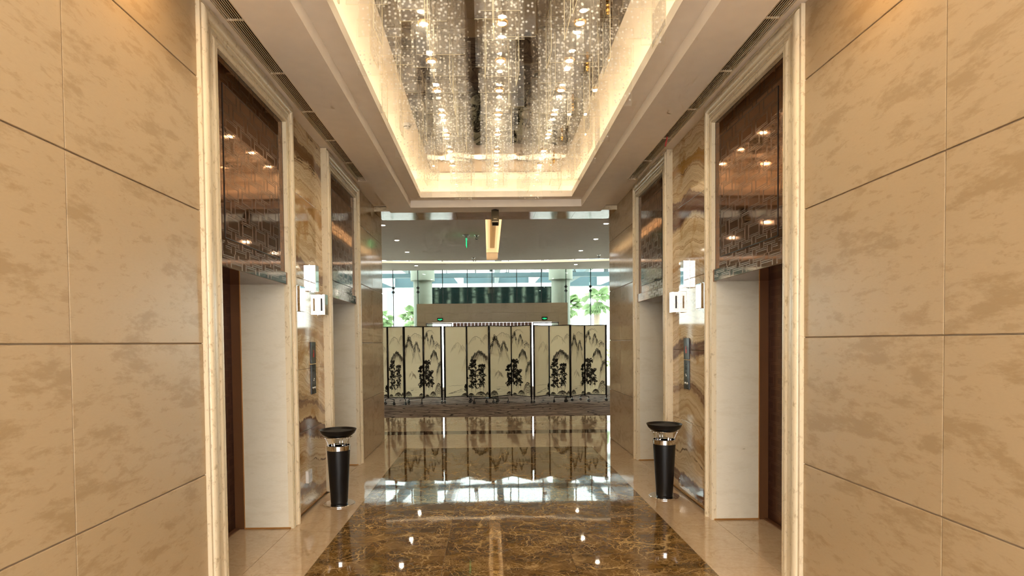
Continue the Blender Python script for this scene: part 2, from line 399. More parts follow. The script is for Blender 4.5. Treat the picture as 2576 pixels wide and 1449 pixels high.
# ------------------------------------------------------------------ floor
def build_floor():
    fl = boxes('floor', (-9, 9, YB-2.5, 20.9, -.20, -.012), M['grout'])
    tag(fl, 'polished cream and dark brown marble floor of the elevator lobby', 'floor', kind='structure')
    cache = {}
    def tile(x0, x1, y0, y1, m, zt=0.0, g=.0012):
        k = (round(x1-x0, 3), round(y1-y0, 3), m)
        if k not in cache:
            w, d = (x1-x0)/2-g, (y1-y0)/2-g
            me = mesh('floor_tile', *box_data([(-w, w, -d, d, -.0119, 0)])); me.materials.append(M[m]); cache[k] = me
        link('floor_tile', cache[k], None, fl, loc=((x0+x1)/2, (y0+y1)/2, zt))
    e = 1.418; tw = 2*e/3; y = 8.72
    while y > -3.5:
        for i in range(3): tile(-e+i*tw, -e+(i+1)*tw, y-tw, y, 'dark')
        for s in (-1, 1): tile(*sorted((s*e, s*(HW-.0))), y-tw, y, 'cream')
        y -= tw
    # recess floors at the elevator doors
    for s in (-1, 1):
        for y0, a, b, y1 in PORT[s]: tile(*sorted((s*HW, s*(XD+.03))), a, b, 'cream')
    # far floor up to the carpet, with one brown strip
    y = 8.72
    rows = [(8.72, 9.42), (9.42, 10.02), (10.40, 11.05), (11.05, 11.70), (11.70, 12.34)]
    for a, b in rows:
        for i in range(-5 if a > 9.41 else -2, 5 if a > 9.41 else 2):
            x0, x1 = i*.93, (i+1)*.93
            if a < 9.41: x0, x1 = max(x0, -HW), min(x1, HW)
            tile(x0, x1, a, b, 'cream')
    for i in range(-5, 5): tile(i*.93, (i+1)*.93, 10.02, 10.40, 'strip')
    c = boxes('carpet', (-9, 9, 12.34, 20.45, -.011, .004), M['carpet'])
    tag(c, 'brown wall to wall carpet with black crackle lines under folding screens', 'carpet')
build_floor()

# ------------------------------------------------------------------ walls
def stone_panel(par, s, y0, y1, z0, z1, m, face=HW, th=.03, g=.002, gz=.0035):
    xa, xb = s*face, s*(face+th)
    return boxes('stone_panel', (xa, xb, y0+g, y1-g, z0+gz, z1-gz), m, par, bevel=.0025)
def build_walls():
    for s in (-1, 1):
        P = PORT[s]
        bs = [(s*(HW+.010), s*2.6, YB, P[0][0]+.02, 0, 4.3), (s*(OX+.02), s*2.6, P[0][3]-.02, P[1][0]+.02, 0, 4.3),
              (s*(HW+.010), s*2.6, P[1][3]-.02, YE, 0, 4.3)]
        for p in P: bs.append((s*(HW+.12), s*2.6, p[0]+.02, p[3]-.02, ZT-.02, 4.3)); bs.append((s*(XD+.10), s*2.6, p[0]+.02, p[3]-.02, 0, ZT))
        w = boxes('wall_'+SIDE[s], bs, M['grout'])
        tag(w, 'beige stone clad %s wall of the lobby holding two elevator doors' % SIDE[s], 'wall', kind='structure')
        vj = {-1: [2.411, 1.30, .19], 1: [2.496, 1.38, .27]}[s]
        ys = [YB]+vj[::-1]+[P[0][0]]
        for i in range(len(ys)-1):
            for j in range(5): stone_panel(w, s, ys[i], ys[i+1], JZ[j], JZ[j+1], M['wall'])
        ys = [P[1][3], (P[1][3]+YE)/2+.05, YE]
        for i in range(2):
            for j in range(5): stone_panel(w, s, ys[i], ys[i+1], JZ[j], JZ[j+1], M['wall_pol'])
        # end face of the wall toward the far hall
        for j in range(5):
            boxes('stone_panel', (s*(HW+.001), s*2.6, YE+.001, YE+.03, JZ[j]+.006, JZ[j+1]-.006), M['wall'], w, bevel=.002)
        # onyx slabs between the two entrances
        zj = [0, .765, 1.36 if s < 0 else 1.50, 2.22, 3.0, ZC]
        for j in range(5):
            o = stone_panel(w, s, P[0][3]-.01, P[1][0]+.01, zj[j], zj[j+1], M['onyxL' if s < 0 else 'onyxR'], OX, .025, 0, .0012)
            o.name = 'onyx_slab'
        boxes('floor_trim', (s*(OX-.006), s*OX, P[0][3], P[1][0], 0, .012), M['gold_trim'], w)
build_walls()

PROF = [(0, -0.055), (0, 0.024), (0.07, 0.024), (0.075, 0.019), (0.1, 0.019), (0.115, 0.028), (0.15, 0.036), (0.2, 0.040), (0.26, 0.041), (0.32, 0.040), (0.37, 0.035), (0.41, 0.027), (0.425, 0.017), (0.45, 0.016), (0.455, 0.024), (0.5, 0.024), (0.505, 0.019), (0.53, 0.017), (0.66, 0.021), (0.7, 0.022), (0.705, 0.015), (0.74, 0.014), (0.755, 0.019), (0.79, 0.024), (0.84, 0.026), (0.9, 0.024), (0.93, 0.019), (0.935, 0.022), (1, 0.022), (1.005, -0.020)]
def pattern_boxes(w, h, x=lambda a, b, c: (a, b, c)):
    """basket weave bars: list of (u0,u1,v0,v1) clipped to w x h"""
    px, P = .118, .217; L = []
    nx = int(w/px)+3; ny = int(h/P)+3
    def add(u0, u1, v0, v1):
        u0, u1, v0, v1 = max(u0, .004), min(u1, w-.004), max(v0, .004), min(v1, h-.004)
        if u1-u0 > .006 and v1-v0 > .004: L.append((u0, u1, v0, v1))
    for i in range(-1, nx):
        for j in range(-1, ny):
            u, v = i*px, (j+.5*(i % 2))*P
            for d in (-1, 1):
                for q in (.033, .046): add(u-.082, u+.082, v+d*q-.003, v+d*q+.003)      # double lines over and under a block
                add(u+d*.082-.003, u+d*.082+.003, v-.033, v+.033)                          # block ends
                add(u+d*.028-.003, u+d*.028+.003, v+P/2-.058, v+P/2+.058)                  # upright plank edges
                add(u+d*.058-.0025, u+d*.058+.0025, v+.049, v+.075)                        # short slats
                add(u+d*.058-.0025, u+d*.058+.0025, v-.075, v-.049)
    return L
def pattern_mesh(name, w, h, m, th=.0005):
    # in a local frame: u along Y, v along Z, relief along +X
    me = mesh(name, *box_data([(0, th, a, b, c, d) for a, b, c, d in pattern_boxes(w, h)])); me.materials.append(m); return me

def build_door(idx, s, p, label):
    y0, a, b, y1 = p
    root = tag(empty('door_%d' % idx, (0, 0, 0)), label, 'elevator door', kind='structure')
    # moulded travertine surround: two legs and a head, mitred
    def path(t): return [(y0+t*(a-y0), 0), (y0+t*(a-y0), ZC-.004-t*(ZC-ZT)), (y1-t*(y1-b), ZC-.004-t*(ZC-ZT)), (y1-t*(y1-b), 0)]
    for seg, nm in ((0, 'surround_leg'), (1, 'surround_head'), (2, 'surround_leg')):
        V, Fc = [], []
        for t, h in PROF:
            q = path(t)
            for e in (seg, seg+1): V.append((s*(HW-h), q[e][0], q[e][1]))
        for i in range(len(PROF)-1):
            f = (2*i, 2*i+1, 2*i+3, 2*i+2); Fc.append(f)
        sharp(link(nm, mesh(nm, V, Fc, True), M['mould'], root), 30)
    # bronze lintel
    xl = HW+.012
    lin = boxes('lintel_panel', [(s*xl, s*(XD+.06), a, b, ZL, ZT)], M['bronze'], root)
    w, h = b-a, ZT-ZL
    boxes('lintel_inset', (s*(xl-.004), s*xl, a+.13, b-.13, ZL+.20, ZT-.17), M['bronze'], lin)
    sm = .004
    seams = [(a+.126, a+.130, ZL+.2, ZT-.17), (b-.130, b-.126, ZL+.2, ZT-.17), (a+.126, b-.126, ZL+.196, ZL+.2), (a+.126, b-.126, ZT-.17, ZT-.166)]
    boxes('panel_seam', [(s*(xl-.0046), s*xl, q[0], q[1], q[2], q[3]) for q in seams], M['seam'], lin)
    pm = pattern_mesh('etched_weave', w-.26, h-.37, M['bronze_line'])
    tag(link('etched_weave', pm, None, lin, loc=(s*(xl-.004), a+.13, ZL+.2), scale=(-s, 1, 1)), kind='stuff')
    for q, (ya, yb, za, zb) in enumerate(((a, a+.126, ZL+.10, ZT), (b-.126, b, ZL+.10, ZT), (a+.13, b-.13, ZL+.10, ZL+.196), (a+.13, b-.13, ZT-.166, ZT))):
        tag(link('etched_border', pattern_mesh('etched_border', yb-ya, zb-za, M['bronze_line']), None, lin, loc=(s*xl, ya, za), scale=(-s, 1, 1)), kind='stuff')
    lip = boxes('lintel_lip', (s*(xl-.022), s*(xl+.01), a+.001, b-.001, ZL-.004, ZL+.10), M['bronze'], lin, bevel=.003)
    tag(link('etched_border', pattern_mesh('etched_border', w-.02, .10, M['bronze_line']), None, lip, loc=(s*(xl-.022), a+.01, ZL), scale=(-s, 1, 1)), kind='stuff')
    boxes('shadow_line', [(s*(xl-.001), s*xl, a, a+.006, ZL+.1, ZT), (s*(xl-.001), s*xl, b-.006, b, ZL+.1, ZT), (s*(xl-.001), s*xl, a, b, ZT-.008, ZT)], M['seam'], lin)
    # stone jambs, bronze frame, door leaves
    for yy, d in ((a, -1), (b, 1)):
        boxes('jamb', (s*(HW-.020), s*2.26, yy, yy+d*.05, 0, ZL), M['jamb'], root)
        boxes('door_frame', (s*2.262, s*(XD+.04), yy-d*.004, yy+d*.05, 0, ZL), M['bronze_frame'], root)
        boxes('frame_edge', (s*2.256, s*2.262, yy-d*.006, yy+d*.02, 0, ZL), M['gold_trim'], root)
    ym = (a+b)/2
    for u0, u1 in ((a, ym-.002), (ym+.002, b)):
        lf = boxes('door_leaf', (s*XD, s*(XD+.035), u0, u1, .012, ZL), M['bronze_door'], root)
        tag(link('etched_weave', pattern_mesh('etched_weave', u1-u0-.02, ZL-.1, M['bronze_door_line']), None, lf, loc=(s*XD, u0+.01, .05), scale=(-s, 1, 1)), kind='stuff')
    boxes('door_sill', (s*(XD-.04), s*(XD+.04), a, b, .001, .01), M['bronze_frame'], root)
    boxes('sill_trim', [(s*HW, s*2.26, b-.008, b, 0, .012)], M['gold_trim'], root)
build_door(1, -1, PORT[-1][0], 'left wall elevator entrance, bronze lintel with travertine surround, before the amber onyx panel')
build_door(2, -1, PORT[-1][1], 'left wall elevator entrance past the amber onyx panel, toward the folding screens')
build_door(3, 1, PORT[1][0], 'right wall elevator entrance, dark bronze lintel, before the red veined onyx panel')
build_door(4, 1, PORT[1][1], 'right wall elevator entrance past the red veined onyx panel, toward the folding screens')

# ------------------------------------------------------------------ ceiling
ZA, ZB, ZTOP = 3.595, 3.70, 4.05
XA0, XA1, XLIP, XCW = 1.61, 1.26, 1.095, 1.43
YC0 = .4                                    # near end of the coffer
def ring(x, y0, y1, x2, y02, y12, z0, z1):
    """four boxes between an outer and an inner rectangle"""
    return [(-x, -x2, y0, y1, z0, z1), (x2, x, y0, y1, z0, z1), (-x2, x2, y12, y1, z0, z1), (-x2, x2, y0, y02, z0, z1)]
def build_ceiling():
    c = boxes('ceiling', [(-2.6, 2.6, YB, 9.55, 4.25, 4.45)], M['paint'])
    tag(c, 'stepped warm white ceiling with a lit coffer over the lobby', 'ceiling', kind='structure')
    gr = {-1: (3.05, 7.50), 1: (3.05, 7.50)}
    for s in (-1, 1):
        g0, g1 = gr[s]
        gx0, gx1 = XA0, 1.80
        boxes('perimeter_strip', [(s*gx1, s*2.55, YB, 8.9, ZC, ZC+.06), (s*(XA0-.08), s*gx1, g1, 8.9, ZC, ZC+.06), (s*(XA0-.08), s*gx1, YB, g0, ZC, ZC+.06)], M['paint'], c)
    boxes('dropped_slab', ring(XA0, YB, 8.90, XA1, YC0-.2, 8.57, ZA, 3.76), M['paint'], c)
    boxes('coffer_step', ring(XA1+.01, YC0-.21, 8.58, XLIP+.02, YC0-.02, 8.42, ZB, 3.74)+ring(XLIP+.02, YC0-.02, 8.42, XLIP, YC0, 8.40, ZB, 3.785)
          + ring(XCW, YC0-.34, 8.74, XLIP+.02, YC0-.02, 8.42, 3.74, 3.76), M['paint'], c)
    boxes('cove_wall', ring(XCW+.05, YC0-.39, 8.79, XCW, YC0-.34, 8.74, 3.74, 4.12), M['paint'], c)
    boxes('cove_ceiling', ring(XCW+.05, YC0-.39, 8.79, .92, YC0+.1, 8.38, ZTOP, ZTOP+.06), M['paint'], c)
    boxes('led_strip', ring(1.37, YC0-.28, 8.68, 1.22, YC0-.13, 8.53, 3.762, 3.775), M['led'], c)
    n = 12; y0, y1 = YC0+.1, 8.38; d = (y1-y0)/n
    for i in range(n):
        for x0, x1 in ((-.92, 0), (0, .92)):
            boxes('mirror_panel', (x0+.0006, x1-.0006, y0+i*d+.0006, y0+(i+1)*d-.0006, ZTOP+.004, ZTOP+.02), M['mirror'], c)
    # header of the far opening, polished stone slabs below
    hd = boxes('trim_1', (-2.55, 2.55, 8.905, 9.52, 3.645, 4.3), M['grout'])
    tag(hd, 'polished brown stone header over the far end of the lobby', 'header', kind='structure')
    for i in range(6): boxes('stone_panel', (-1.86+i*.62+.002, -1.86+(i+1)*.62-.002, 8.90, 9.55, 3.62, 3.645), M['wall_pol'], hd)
    for s in (-1, 1): boxes('stone_panel', (s*1.10, s*1.86, 8.885, 8.904, 3.615, ZC-.01), M['mould'], hd)
build_ceiling()

def air_grille(s, label):
    root = tag(empty('air_grille', (s*1.705, 2.0, ZC)), label, 'air vent')
    y0, y1 = 3.05, 7.50
    def L(x): return x-s*1.705
    boxes('duct', (L(s*1.61), L(s*1.80), y0-2, y1-2, .05, .09), M['black_void'], root)
    boxes('frame', [(L(s*1.793), L(s*1.80), y0-2, y1-2, -.004, .05), (L(s*1.61), L(s*1.80), y1-2-.006, y1-2, -.004, .05), (L(s*1.61), L(s*1.80), y0-2, y0-2+.006, -.004, .05)], M['slat'], root)
    n = 10
    for i in range(n):
        x = s*(1.655+i*.0145)
        for j in range(6):
            ya = y0+(y1-y0)*j/6; yb = y0+(y1-y0)*(j+1)/6
            boxes('slat', (L(x)-.0024, L(x)+.0024, ya-2+.003, yb-2-.003, 0, .0025), M['slat'], root)
    for j in range(1, 6):
        ya = y0+(y1-y0)*j/6-2
        boxes('cross_bar', (L(s*1.61), L(s*1.80), ya-.006, ya+.006, .001, .010), M['slat'], root)
air_grille(-1, 'long slotted ceiling air grille running above the left wall elevators')
air_grille(1, 'long slotted ceiling air grille above the right wall elevators, red tape hanging from it')
tag(boxes('red_tape', (-.007, .007, -.001, .001, -.10, 0), M['red_tape'], loc=(1.725, 5.95, ZC-.003), rot=(0, R(12), 0)),
    'short red tape streamer hanging from the ceiling air grille', 'tape')

# ------------------------------------------------------------------ chandelier
def build_chandelier():
    root = tag(empty('chandelier', (0, 4.4, ZTOP)), 'ceiling chandelier of hanging clear acrylic sheets etched with white stars', 'chandelier')
    cache = {}
    def sheet_mesh(w, h):
        k = (w, h)
        if k not in cache:
            a, e = w/2, .0022      # clear sheet with its four polished edges
            V = [(-a, 0, -h), (a, 0, -h), (a, 0, 0), (-a, 0, 0)]
            for x, z in ((-a, -h), (a, -h), (a, 0), (-a, 0)): V += [(x, -e, z), (x, e, z)]
            Fc = [(0, 1, 2, 3)]+[(4+2*i, 5+2*i, 4+(2*i+3) % 8, 4+(2*i+2) % 8) for i in range(4)]
            me = mesh('acrylic_sheet', V, Fc); me.materials.append(M['acrylic']); me.materials.append(M['acr_edge'])
            for p in me.polygons: p.material_index = 0 if p.index == 0 else 1
            cache[k] = me
        return cache[k]
    rnd = random.Random(21)
    def sheet(x, y, w, h, rot):
        # keep clear of the lamps and of the smoke detector
        for q in range(12):
            hit = None
            for lx in (-.6, 0, .6):
                for k in range(12):
                    ly = 8.03-k*.59
                    hx, hy = (w/2+.06, .06) if abs(rot) < .5 else (.07, w/2+.06)
                    if abs(x-lx) < hx and abs(y-ly) < hy: hit = (lx, ly)
            if not hit: break
            if abs(rot) < .5: y = hit[1]+(.065 if y >= hit[1] else -.065)
            else: x = hit[0]+(.075 if x >= hit[0] else -.075)
        if abs(y-6.53) < .24 and x < -.7: x = -.86 if abs(rot) > .5 else -.93+w/2+.02; y = y if abs(rot) > .5 else 6.62
        link('acrylic_sheet', sheet_mesh(w, h), None, root, loc=(x, y-4.4, -.004), rot=(0, 0, rot))
    cols = [-.90, -.47, 0.0, .47, .90]
    pit = .435; nrow = 14
    for i in range(nrow):
        y = 8.05-i*pit
        for ci, cx in enumerate(cols):
            jx = rnd.uniform(-.05, .05)
            h = rnd.choice([.30, .36, .42, .48])
            if ci in (0, 4): h = rnd.choice([.28, .30, .34])
            sheet(cx+jx, y+rnd.uniform(-.03, .03), rnd.choice([.26, .30, .34]), h, 0)
            sheet(cx+(.10 if i % 2 else -.10)+rnd.uniform(-.02, .02), y-.14, rnd.choice([.16, .20]), rnd.choice([.36, .42, .48]), 0)
            sheet(cx+rnd.choice([-.13, -.05, .06, .13]), y-.24, rnd.choice([.26, .30]), rnd.choice([.30, .36, .42]), math.pi/2+rnd.uniform(-.05, .05))
    # thin rods and brass fittings that carry the sheets
    fit = lathe_mesh('brass_fitting', [(.0, 0), (.012, 0), (.012, -.012), (.005, -.018), (.012, -.03), (.014, -.042), (.010, -.052), (.004, -.058), (.010, -.066), (.006, -.078), (0, -.08)], 12)
    for i in range(0, nrow, 2):
        for cx in (.76,): link('brass_fitting', fit, M['brass'], root, loc=(cx, 8.05-i*pit-.33-4.4, -.004))
build_chandelier()

def downlight(x, y, z, label, group, rad=.045, drop=.018, lamp='lamp', ringm='brass'):
    o = tag(empty('recessed_downlight', (x, y, z)), label, 'downlight', group)
    k = (rad, drop)
    if k not in downlight.c:
        a = lathe_mesh('trim_ring', [(rad*.72, .0), (rad*.74, -drop*.8), (rad*.9, -drop), (rad*1.05, -drop*.6), (rad*1.12, 0)], 24)
        b = mesh('lamp', [(rad*.72*math.cos(i*math.pi/6), rad*.72*math.sin(i*math.pi/6), -drop*.62) for i in range(12)], [tuple(range(11, -1, -1))])
        downlight.c[k] = (a, b)
    a, b = downlight.c[k]
    def own(me, m):
        if me.materials and me.materials[0] != M[m]: me = me.copy(); me.materials.clear()
        return me
    link('trim_ring', own(a, ringm), M[ringm], o); link('lamp', own(b, lamp), M[lamp], o)
downlight.c = {}
for X in (-.6, 0, .6):
    for i in range(12):
        downlight(X, 8.03-i*.59, ZTOP+.004, 'small round warm downlight set in the mirrored ceiling among the acrylic sheets', 'downlights in the mirrored ceiling')
for s in (-1, 1):
    for y in (2.75, 1.6, .4):
        # wall washers in the strip beside the grille
        downlight(s*1.71, y, ZC, 'round warm downlight close to the stone wall above the near cladding', 'wall washing downlights', .035, .008, 'lamp_wash')

# ------------------------------------------------------------------ small fittings on the onyx panels
def lantern(s, ya, yb, z0, z1, prot, label, win=True, bottom=False):
    root = tag(empty('elevator_lantern', (s*OX, (ya+yb)/2, z0)), label, 'indicator light', 'chrome hall lanterns')
    h, hy = z1-z0, (yb-ya)/2
    boxes('housing', (-s*prot, 0, -hy, hy, 0, h), M['chrome'], root, bevel=.003)
    if win:
        boxes('lens_frame', (-s*prot*.86, -s*prot*.18, -hy-.002, -hy+.002, h*.08, h*.92), M['steel'], root)
        boxes('lens', (-s*prot*.62, -s*prot*.42, -hy-.004, -hy, h*.2, h*.8), M['charcoal'], root)
    boxes('back_plate', (-s*.004, 0, -hy-.006, hy+.006, -.006, h+.006), M['steel'], root)
lantern(-1, 5.36, 5.50, 1.905, 2.14, .035, 'chrome hall lantern on amber onyx beside the first left elevator', False)
lantern(-1, 6.02, 6.13, 1.90, 2.115, .075, 'chrome hall lantern on amber onyx beside the second left elevator')
lantern(-1, 5.76, 5.87, 2.125, 2.385, .06, 'tall chrome sign box mounted above the call panel on amber onyx', False)
lantern(1, 5.40, 5.53, 1.90, 2.135, .035, 'chrome hall lantern on red veined onyx beside the first right elevator', False)
lantern(1, 6.10, 6.21, 1.895, 2.115, .075, 'chrome hall lantern on red veined onyx beside the second right elevator')
lantern(1, 5.80, 5.90, 2.13, 2.405, .06, 'tall chrome sign box mounted above the call panel on red veined onyx', False)
def call_panel(s, y, label):
    root = tag(empty('call_panel', (s*OX, y, 1.10)), label, 'call panel')
    boxes('face_plate', (-s*.012, 0, -.075, .075, 0, .298), M['black_gloss'], root, bevel=.002)
    boxes('display', (-s*.014, 0, -.075, .075, .302, .52), M['black_gloss'], root, bevel=.002)
    boxes('gold_seam', (-s*.0128, 0, -.076, .076, .2975, .3025), M['gold_trim'], root)
    # seven segment style figure and arrow on the display
    segs = [(-.012, .012, .430, .434), (-.012, .012, .400, .404), (-.012, .012, .370, .374), (.010, .014, .400, .432), (-.014, -.010, .372, .402), (.010, .014, .372, .402)]
    boxes('lit_digits', [(-s*.0146, -s*.013, a, b, c, d) for a, b, c, d in segs], M['red_led'], root)
    btn = lathe_mesh('button', [(0, .006), (.010, .006), (.013, .003), (.014, 0)], 20)
    for yy, zz in ((-.030, .060), (.030, .060), (0, .135), (.012, .150)):
        link('button', btn, M['chrome'], root, loc=(-s*.012, yy, zz), rot=(0, -s*math.pi/2, 0), scale=(1, 1, 1) if zz < .1 else (.5, .5, .7))
    boxes('speaker_slot', [(-s*.0126, -s*.011, -.025, .025, .205+.014*i, .209+.014*i) for i in range(5)], M['charcoal'], root)
call_panel(-1, 5.80, 'tall black glass call panel on the amber onyx wall')
call_panel(1, 5.865, 'tall black glass call panel on the red veined onyx wall')
o = tag(empty('wall_socket', (-OX, 5.58, .26)), 'small white wall socket low on the amber onyx panel', 'wall socket')
boxes('face_plate', (0, .03, -.06, .06, 0, .12), M['white_plastic'], o, bevel=.003); boxes('rocker', (.03, .036, -.02, .02, .035, .085), M['grey_plastic'], o, bevel=.002)

# ------------------------------------------------------------------ ash bins
def ash_bin(x, y, label):
    root = tag(empty('ash_bin', (x, y, 0)), label, 'ash bin')
    sharp(link('base_plate', lathe_mesh('base_plate', [(0, .0), (.150, .0), (.154, .004), (.154, .010), (.150, .014), (0, .014)], 56), M['chrome'], root))
    sharp(link('body', lathe_mesh('body', [(0, .014), (.078, .014), (.081, .02), (.083, .03), (.112, .548), (.108, .548), (.104, .45), (0, .45)], 56), M['black_satin'], root))
    sharp(link('chrome_band', lathe_mesh('chrome_band', [(.1125, .545), (.1145, .547), (.1165, .590), (.1145, .592), (.1085, .592), (.1065, .547), (.1125, .545)], 56), M['chrome'], root))
    sharp(link('inner_cup', lathe_mesh('inner_cup', [(.0, .60), (.028, .60), (.030, .598), (.030, .50)], 32), M['chrome'], root))
    for k in range(3):
        for d in (-.13, .13):
            a = math.radians(90+120*k)+d; P = []
            for i in range(8):
                u = i/7; r = .102+.034*u-.010*math.sin(u*math.pi)
                P.append((r*math.cos(a), r*math.sin(a), .575+.105*u))
            tube('support_wire', P, .0035, M['chrome'], root)
    ringp = [(.138+.004*math.cos(q*math.pi/4), .680+.004*math.sin(q*math.pi/4)) for q in range(9)]
    link('support_ring', lathe_mesh('support_ring', ringp, 48), M['chrome'], root)
    sharp(link('ash_dish', lathe_mesh('ash_dish', [(0, .668), (.090, .668), (.125, .684), (.160, .712), (.176, .744), (.178, .750), (.173, .750), (.160, .728), (.14, .722), (0, .722)], 56), M['black_satin'], root))
    link('sand', lathe_mesh('sand', [(.158, .7285), (.12, .733), (.06, .736), (0, .737)], 32), M['charcoal'], root)
ash_bin(-1.635, 5.73, 'black cone shaped ash bin standing beside the amber onyx wall')
ash_bin(1.656, 5.851, 'black cone shaped ash bin standing beside the red veined onyx wall')

# ------------------------------------------------------------------ cctv, detectors
def cctv():
    root = tag(empty('security_camera', (-.015, 8.74, ZA)), 'bronze box shaped security camera hanging from the ceiling edge facing the lobby', 'security camera')
    tube('mount_arm', [(0, 0, 0), (0, 0, -.05), (0, -.01, -.08)], .012, M['black_satin'], root)
    link('mount_plate', lathe_mesh('mount_plate', [(0, -.008), (.03, -.008), (.034, 0)], 20), M['black_satin'], root)
    hs = boxes('housing', (-.056, .056, -.14, .14, -.045, .045), M['olive'], root, bevel=.014, loc=(0, -.05, -.125), rot=(R(52), 0, 0))
    boxes('window_frame', [(-.05, .05, -.150, -.138, -.040, -.034), (-.05, .05, -.150, -.138, .034, .040), (-.05, -.044, -.150, -.138, -.04, .04), (.044, .05, -.150, -.138, -.04, .04)], M['mould'], hs)
    boxes('window', (-.044, .044, -.146, -.138, -.034, .034), M['black_gloss'], hs)
    boxes('name_strip', (-.022, .022, -.09, -.082, .045, .0465), M['slat'], hs)
cctv()
def detector(x, y, z, label):
    o = tag(empty('smoke_detector', (x, y, z)), label, 'smoke detector')
    link('base', lathe_mesh('base', [(0, -.02), (.05, -.02), (.055, -.012), (.055, 0)], 28), M['white_plastic'], o)
    link('sensor_head', lathe_mesh('sensor_head', [(0, -.055), (.022, -.055), (.03, -.048), (.03, -.04), (.038, -.04), (.038, -.03), (.045, -.02)], 28), M['white_plastic'], o)
    link('vent_ring', lathe_mesh('vent_ring', [(.0385, -.039), (.0385, -.031)], 28), M['charcoal'], o)
detector(-1.02, 6.53, ZTOP, 'white round smoke detector on the lit cove ceiling beside the mirror')
def sprinkler(x, y, z, label, grp='ceiling sprinklers of the far hall'):
    o = tag(empty('sprinkler', (x, y, z)), label, 'sprinkler', grp)
    if not sprinkler.c:
        sprinkler.c.append(lathe_mesh('escutcheon', [(0, -.02), (.025, -.02), (.06, -.006), (.065, 0)], 20))
        V, Fc = tube_data([(-.0, 0, -.02), (0, 0, -.05)], .012, 8)
        tube_data([(-.012, 0, -.05), (-.03, 0, -.07), (0, 0, -.10)], .005, 6, V, Fc); tube_data([(.012, 0, -.05), (.03, 0, -.07), (0, 0, -.10)], .005, 6, V, Fc)
        sprinkler.c.append(mesh('yoke', V, Fc, True)); sprinkler.c.append(lathe_mesh('deflector', [(0, -.10), (.03, -.10), (.03, -.103), (0, -.103)], 16))
    for n, me in zip(('escutcheon', 'yoke', 'deflector'), sprinkler.c): link(n, me, M['steel'] if n == 'escutcheon' else M['darksteel'], o)
sprinkler.c = []

